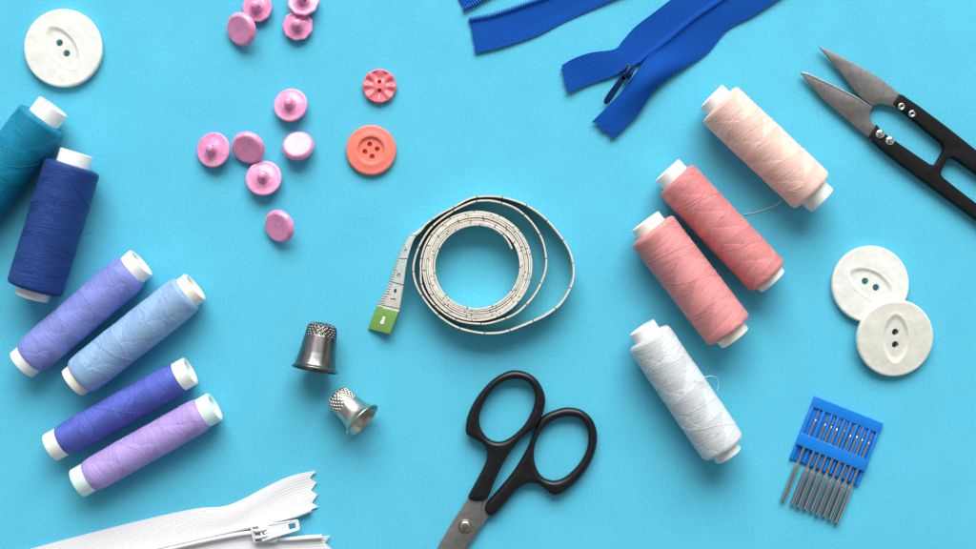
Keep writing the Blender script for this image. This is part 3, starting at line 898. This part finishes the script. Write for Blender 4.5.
# ------------------------------------------------------------------ zippers
def cloth(name, Apts, Bpts, mat, parent, hfun, th=.9, zig0=None, zig1=None, ns=110, nt=26, h0=1.5):
    a = resample(catmull([Vector(at(*p, h0)) for p in Apts], 10), ns)
    b = resample(catmull([Vector(at(*p, h0)) for p in Bpts], 10), ns)
    top = []; ul = [0.0]
    for i in range(ns):
        row = []
        for j in range(nt+1):
            t = j/nt; p = a[i].lerp(b[i], t)
            for (zig, sel) in ((zig0, 0), (zig1, ns-1)):
                if zig:
                    dist = abs(i-sel)
                    if dist < 9:
                        q = a[1 if sel == 0 else ns-2].lerp(b[1 if sel == 0 else ns-2], t)
                        e = a[sel].lerp(b[sel], t)
                        tg = (e-q).normalized()
                        p = p + tg*zig(t)*(1-dist/9)
            p = Vector((p.x, p.y, max(th*.55, hfun(i/(ns-1), t, p))))
            row.append(p)
        top.append(row)
        if i: ul.append(ul[-1] + (top[i][nt//2]-top[i-1][nt//2]).length)
    m = MB()
    wd = (top[ns//2][0]-top[ns//2][nt]).length
    uvr = lambda i, j: (ul[min(i, ns-1)], wd*j/nt)
    m.grid(top, False, uvrows=uvr)
    dn = [[p - Vector((0, 0, th)) for p in r] for r in top]
    m.grid([r[::-1] for r in dn], False, uvrows=lambda i, j: (ul[min(i, ns-1)], wd*(nt-j)/nt))
    edge = lambda P, Q: m.grid([P, Q], False, uvrows=lambda i, j: (j*.7, i*.5))
    edge(top[0], dn[0]); edge(top[-1], dn[-1])
    edge([r[0] for r in top], [r[0] for r in dn]); edge([r[-1] for r in top], [r[-1] for r in dn])
    # short frayed threads along the cut end
    rf = random.Random(int(abs(Apts[0][0]*7+Bpts[0][1])))
    for zig, i0, i1 in ((zig0, 0, 1), (zig1, ns-1, ns-2)):
        if not zig: continue
        for k in range(26):
            j = rf.randrange(nt+1); p = top[i0][j]; tg = (p-top[i1][j]).normalized(); sd = Vector((-tg.y, tg.x, 0))
            ln = rf.uniform(.8, 2.6); q = rf.uniform(-.8, .8)
            b = len(m.f)
            m.tube([p-tg*.5, p+tg*ln*.5+sd*q*.3+Vector((0, 0, .3)), p+tg*ln+sd*q*ln*.5+Vector((0, 0, rf.uniform(-.4, .5)))], .16, 3)
            for f_ in range(b, len(m.f)): m.uv[f_] = tuple((k*.7, j*.4) for _ in m.f[f_])
    return m.build(name, mat, parent, sharp=55, recalc=True, weld=.005)

def zigzag(teeth, amp, ph=0.0, bias=0.0):
    def f(t):
        q = (t*teeth + ph) % 1.0
        return amp*(2*abs(q-.5)) + bias*t
    return f

def coil(name, pts, mat, parent, side, r=1.5, pitch=2.5, h=2.6):
    """row of moulded nylon coil loops along an edge"""
    c = catmull([Vector(at(*p, h)) for p in pts], 12)
    L = sum((b-a).length for a, b in zip(c, c[1:])); n = max(2, int(L/pitch))
    q = resample(c, n); m = MB()
    for i in range(n-1):
        t = (q[i+1]-q[i]).normalized(); s = Vector((-t.y, t.x, 0))*side
        p = q[i]
        loop = [p - s*2.6 + Vector((0, 0, .2)), p - s*1.3 + Vector((0, 0, 1.5)), p + s*.6 + Vector((0, 0, 1.6)) + t*.25, p + s*1.9 + Vector((0, 0, .4)) + t*.45, p + s*1.5 + Vector((0, 0, -1.0)) + t*.7, p - s*1.8 + Vector((0, 0, -.9)) + t*1.0]
        m.tube(catmull(loop, 3), lambda k: r*.5, 6)
    return m.build(name, mat, parent, recalc=False)

# --- white zipper
def white_zipper():
    c = at(180, 545, 0)
    root = world_root('zipper', (c.x, c.y, 0), 'white zipper with white slider and flared notched end', 'zipper')
    Au = [(-90, 576), (-30, 563), (30, 549), (49, 543.9), (109.4, 528.3), (163.4, 515.3), (198.4, 508.3), (223.8, 506.3), (242.8, 499.2), (265, 487.5), (290.5, 476), (309.5, 471.8)]
    Bu = [(-90, 604), (-20, 588.5), (60, 570.5), (157, 548.5), (210, 536.6), (250, 527.8), (276, 521.8), (298, 514.8), (312.5, 509)]
    def h(s, t, p):
        r_ = 2.2 + 2.2*sstep(.8, 1, t)*(1-sstep(.93, 1, s)*.6)
        r_ += 1.0*math.sin(s*9+t*2)*.5 + 3.0*math.exp(-((s-.80)/.07)**2)*t*(1-t)*2 + .5*math.sin(t*9+s*14)*sstep(.7, 1, s)
        return r_
    cloth('fabric_tape', Au, Bu, M['whitefab'], root, h, zig1=zigzag(3, 6.0, .0), ns=140, nt=36)
    Al = [(-90, 606.5), (-20, 591), (60, 573), (157, 551), (210, 539.5), (250, 534.5), (284, 538.6), (306, 537.3), (324, 535.8)]
    Bl = [(-90, 638), (-20, 623), (60, 605), (157, 584), (210, 573), (250, 569), (290, 573), (330, 577)]
    def h2(s, t, p): return 2.2 + 2.2*sstep(.2, 0, t)*(1-sstep(.93, 1, s)*.4) + .5*math.sin(s*8+t*2)
    cloth('fabric_tape', Al, Bl, M['whitefab'], root, h2, zig1=zigzag(3, 6.0, .0), ns=140, nt=36)
    # two covered coils closing the seam; they part behind the slider
    for off, mid_, end in ((-1.75, [(250, 526.6), (262, 525.5)], [(276, 521), (298, 514.6), (311, 509.6)]), (1.75, [(250, 532.8), (262, 536)], [(284, 538.8), (306, 537.6), (322, 536.6)])):
        pts = [(-90, 605.2+off), (-20, 589.7+off), (60, 571.7+off), (157, 549.8+off), (210, 537.7+off)] + mid_ + end
        c_ = catmull([Vector(at(*p, 5)) for p in pts], 30)
        L = sum((b-a).length for a, b in zip(c_, c_[1:])); c_ = resample(c_, int(L/1.0))
        m = MB(); m.tube([p + Vector((0, 0, .3)) for p in c_], lambda i: 2.35 + .15*math.sin(i*2.1), 10)
        m.build('teeth', M['whiteteeth'], root, recalc=False)
    # slider with pull
    ang = R(12.3); sc = at(263.5, 532.3, 9)
    Mx = Matrix.Translation((sc.x, sc.y, 0)) @ Matrix.Rotation(ang, 4, 'Z')
    body = [(-12, -7), (-9.5, -9), (-2, -9.5), (5, -11.5), (10, -12), (12.5, -9.5), (11, -4), (9.5, 0), (11, 4), (12.5, 9.5), (10, 12), (5, 11.5), (-2, 9.5), (-9.5, 9), (-12, 7)]
    body = [tuple(p)[:2] for p in catmull([Vector((*p, 0)) for p in body], 4, True)]
    sl = plate_obj('slider', [body], 5.6, 9.2, M['whiteenamel'], root, 1.0, 3, Mx)
    plate_obj('slider_base', [body], 1.2, 3.2, M['whiteenamel'], None, .6, 2, Matrix.Translation((-c.x, -c.y, 0)) @ Mx).parent = sl
    br = MB()
    for s in (-4.0, 4.0):
        br.tube(catmull([(-9, s*.9, 8.6), (-7, s*.9, 12.4), (-2, s*.85, 13.6), (3, s*.8, 12.6), (5, s*.8, 8.8)], 5), 1.3, 8)
    br.xform(Mx)
    b = MB(); b.v = [tuple(Vector(p)) for p in br.v]; b.f = br.f
    bo = MB(); bo.v = [tuple(Vector(p)-Vector((c.x, c.y, 0))) for p in br.v]; bo.f = br.f
    bo.build('bridge', M['whiteenamel'], None, recalc=False).parent = sl
    # thin dark grey plates on top of the slider mark its slots
    for rect in ([(-8.5, -1.2), (-3.5, -1.2), (-3.5, 1.2), (-8.5, 1.2)], [(-9.5, 5.4), (-4, 5.0), (-4, 7.0), (-9.5, 7.4)], [(-9.5, -7.4), (-4, -7.0), (-4, -5.0), (-9.5, -5.4)], [(2, -2.2), (7, -1.8), (7, 1.2), (2, 1.6)]):
        plate_obj('slot', [rect], 9.1, 9.5, M['slot'], None, .1, 1, Matrix.Translation((-c.x, -c.y, 0)) @ Mx).parent = sl
    tab = [(-2.5, -8.2), (8, -7.6), (35.0, -5.6), (36.4, -4.4), (36.6, 4.2), (35.4, 5.4), (8, 7.2), (-2.5, 7.6)]
    hole = [(26, -2.8), (32.6, -2.6), (32.8, 2.6), (26, 2.8)]
    slot1 = [(-.6, -4.4), (4.4, -4.2), (4.4, -1.6), (1, -1.4), (1, 1.4), (4.4, 1.6), (4.4, 4.0), (-.6, 4.2)]
    Mt = Mx @ Matrix.Translation((0, 0, 12.2)) @ Matrix.Rotation(R(5.5), 4, 'Y')
    pt = plate_obj('pull_tab', [tab, hole, slot1], -.9, .9, M['whiteenamel'], None, .6, 2, Matrix.Translation((-c.x, -c.y, 0)) @ Mt)
    pt.parent = sl
    rim = MB()
    rim.tube([Mt @ Vector(p) - Vector((c.x, c.y, 0)) for p in ((7, -6.8, .7), (34.6, -4.9, .7), (35.7, -4, .7), (35.8, 3.9, .7), (34.8, 4.8, .7), (7, 6.4, .7))], .75, 8)
    r_ = rim.build('raised_rim', M['whiteenamel'], None, recalc=False); r_.parent = sl
white_zipper()

# --- blue invisible zipper with slider
def blue_zipper():
    c = at(660, 60, 0)
    root = world_root('zipper', (c.x, c.y, 0), 'bright blue zipper with dark slider and splayed fabric ends', 'zipper', 'blue zippers')
    Au = [(561.5, 65.6), (574.6, 58.7), (591, 53.3), (614.2, 49.4), (622.4, 41), (634.7, 27.3), (651, 15), (668.9, 1.4), (690, -14), (730, -42)]
    Bu = [(567.5, 92.9), (588.3, 84.7), (608.7, 77.9), (622, 72), (633, 66.5), (645.6, 57), (667.5, 40.7), (692, 20.2), (714, 5.2), (735, -9), (780, -40)]
    def hu(s, t, p):
        return 3.2 + 2.8*math.sin(min(1, s*3.2)*math.pi)*(1-t)*.6 + 1.5*sstep(.84, 1, t)*sstep(.12, .3, s) + 1.6*math.sin(s*12+.5)*(1-t) + 2.0*sstep(.1, 0, s)*t
    cloth('fabric_tape', Au, Bu, M['bluefab'], root, hu, zig0=lambda t: -3.0*zigzag(2.5, 1.0, .1)(t) + 1.5, ns=120, nt=30)
    # folded hem line along the outer edge of the flap
    Bl = [(592.3, 121.6), (604.6, 109.3), (618.3, 95.6), (629, 82), (637, 71), (646.6, 58.6), (668.5, 42.2), (693, 21.7), (715, 6.7), (736, -7.5), (781, -38.5)]
    Al = [(614.2, 138), (629.2, 123), (640, 112), (651, 94.3), (667.5, 79.2), (686.6, 67), (708.5, 52), (727.6, 30), (752.2, 16.4), (776.8, 0), (800, -17), (840, -45)]
    def hl(s, t, p):
        return 3.2 + 12*math.exp(-((s-.24)/.13)**2)*math.sin(t*math.pi*.85+.25) + 1.2*sstep(.88, 1, t)*sstep(.2, .34, s) + 1.4*math.sin(s*10)*(1-t) + 1.5*sstep(.12, 0, s)
    cloth('fabric_tape', Al, Bl, M['bluefab3'], root, hl, zig0=lambda t: -3.4*zigzag(2.3, 1.0, .15)(t) + 1.6, ns=120, nt=30)
    # rolled seam ridges
    seam = [(640, 62), (645.6, 57.4), (667.5, 41), (692, 20.5), (714, 5.5), (735, -9), (780, -39)]
    for off in (-1.5, 1.5):
        m = MB(); m.tube([p + Vector((off*.6, off*.8, .2)) for p in catmull([Vector(at(*p, 4.6)) for p in seam], 12)], .9, 8)
        m.build('teeth', M['bluefold'], root, recalc=False)
    # slider
    sc = at(627, 72, 8); ang = math.atan2(-(103-70), (594-617)) 
    Mx = Matrix.Translation((sc.x, sc.y, 0)) @ Matrix.Rotation(ang, 4, 'Z')
    L = Matrix.Translation((-c.x, -c.y, 0))
    body = [(-7, -3.8), (-3, -5.6), (3, -6.4), (6, -5.4), (5, -2), (4, 0), (5, 2), (6, 5.4), (3, 6.4), (-3, 5.6), (-7, 3.8)]
    body = [tuple(p)[:2] for p in catmull([Vector((*p, 0)) for p in body], 4, True)]
    sl = plate_obj('slider', [body], 6.2, 10.5, M['darkblue'], root, 1.0, 3, Mx)
    br = MB()
    br.tube(catmull([(-7, 0, 10), (-5, 0, 14), (1, 0, 15.2), (5, 0, 13), (5.6, 0, 9.5)], 5), 1.4, 10)
    br.tube(catmull([(-4, -4.6, 10.2), (-2, -3.8, 12.2), (2, -3.8, 12), (4, -4.8, 10)], 5), 1.1, 8)
    br.tube(catmull([(-4, 4.6, 10.2), (-2, 3.8, 12.2), (2, 3.8, 12), (4, 4.8, 10)], 5), 1.1, 8)
    br.xform(L @ Mx)
    br.build('bridge', M['darkblue'], None, recalc=False).parent = sl
    tab = [(0, -2.6), (6, -3.2), (26, -3.9), (33, -3.2), (36, -1.2), (36.2, .9), (34, 3.0), (26, 3.7), (6, 3.1), (0, 2.5)]
    tab = [tuple(p)[:2] for p in catmull([Vector((*p, 0)) for p in tab], 4, True)]
    hole = [(1.8, -1.3), (5.6, -1.6), (5.6, 1.6), (1.8, 1.3)]
    Mt = L @ Mx @ Matrix.Translation((3, 0, 13.6)) @ Matrix.Rotation(R(15), 4, 'Y') @ Matrix.Rotation(R(-32), 4, 'X')
    plate_obj('pull_tab', [tab, hole], -1.0, 1.0, M['darkblue'], None, .8, 3, Mt).parent = sl
blue_zipper()

# --- blue zipper lying open at the top edge
def open_zipper():
    c = at(530, 10, 0)
    root = world_root('zipper', (c.x, c.y, 0), 'blue zipper lying open, coil teeth showing, cut by top edge', 'zipper', 'blue zippers')
    T = [(468.8, 19.4), (480, 17.6), (491, 15.5), (511.4, 9.1), (529, 2.8), (537, 0.2), (560, -8.8), (590, -23)]
    O = [(475.2, 53.6), (490, 50.2), (506.3, 45.9), (537, 35.7), (562.4, 23), (588, 11.5), (613.5, 0), (650, -18)]
    cloth('fabric_tape', T, O, M['bluefab2'], root, lambda s, t, p: 1.9 + 1.6*math.sin(s*7+1)*t + 1.2*sstep(.6, 1, t)*sstep(.15, .5, s), ns=90, nt=26, zig0=lambda t: -.8*math.sin(t*3.1))
    coil('teeth', [(469.5, 19.6)] + T[1:], M['blueteeth'], root, 1)
    T2 = [(463.5, 9.8), (470, 6.8), (476, 3.7), (483, -.5), (500, -10), (524, -24)]
    O2 = [(449, -20), (458, -26), (466, -30), (476, -36), (492, -46), (512, -58)]
    cloth('fabric_tape', T2, O2, M['bluefab2'], root, lambda s, t, p: 1.9, ns=60, nt=22)
    coil('teeth', T2, M['blueteeth'], root, -1)
open_zipper()

# ------------------------------------------------------------------ light, world, camera
w = bpy.data.worlds.new('World'); scene.world = w; w.use_nodes = True
bg = w.node_tree.nodes['Background']; bg.inputs[1].default_value = .46
# the room around the table: brighter towards the window wall, uneven dim walls and ceiling
wt = w.node_tree; tc = wt.nodes.new('ShaderNodeTexCoord'); nz = wt.nodes.new('ShaderNodeTexNoise'); nz.inputs['Scale'].default_value = 1.6; nz.inputs['Detail'].default_value = 1.0
sx = wt.nodes.new('ShaderNodeSeparateXYZ'); ad = wt.nodes.new('ShaderNodeMath'); ad.operation = 'MULTIPLY_ADD'; ad.inputs[1].default_value = .20
rp = wt.nodes.new('ShaderNodeValToRGB'); e = rp.color_ramp.elements
e[0].position = .36; e[0].color = (.30, .32, .34, 1); e[1].position = .66; e[1].color = (1.55, 1.6, 1.62, 1)
wt.links.new(tc.outputs['Generated'], nz.inputs['Vector']); wt.links.new(tc.outputs['Generated'], sx.inputs[0])
wt.links.new(sx.outputs[1], ad.inputs[0]); wt.links.new(nz.outputs[0], ad.inputs[2]); wt.links.new(ad.outputs[0], rp.inputs[0]); wt.links.new(rp.outputs[0], bg.inputs[0])

def area(name, loc, target, sx, sy, power, col):
    l = bpy.data.lights.new(name, 'AREA'); l.shape = 'RECTANGLE'; l.size = sx; l.size_y = sy; l.energy = power; l.color = col
    o = bpy.data.objects.new(name, l); COL.objects.link(o); o.location = loc
    o.rotation_euler = (Vector(target)-Vector(loc)).to_track_quat('-Z', 'Y').to_euler()
    return o
area('window_light', (.12, 2.3, 1.75), (.0, .0, 0), 2.8, 1.8, 156, (1.0, .985, .965))

cam = bpy.data.cameras.new('camera'); co = bpy.data.objects.new('camera', cam); COL.objects.link(co)
co.location = (0, 0, DCAM*S); co.rotation_euler = (0, 0, 0)
cam.sensor_width = 36; cam.lens = 36*DCAM/976; cam.clip_start = .01; cam.clip_end = 50
scene.camera = co
cam.dof.use_dof = True; cam.dof.focus_distance = (DCAM-12)*S; cam.dof.aperture_fstop = 5.6
vs = scene.view_settings; vs.view_transform = 'Standard'; vs.look = 'None'; vs.exposure = 0; vs.gamma = 1
for o in bpy.data.objects:
    if '_world' in o: del o['_world']
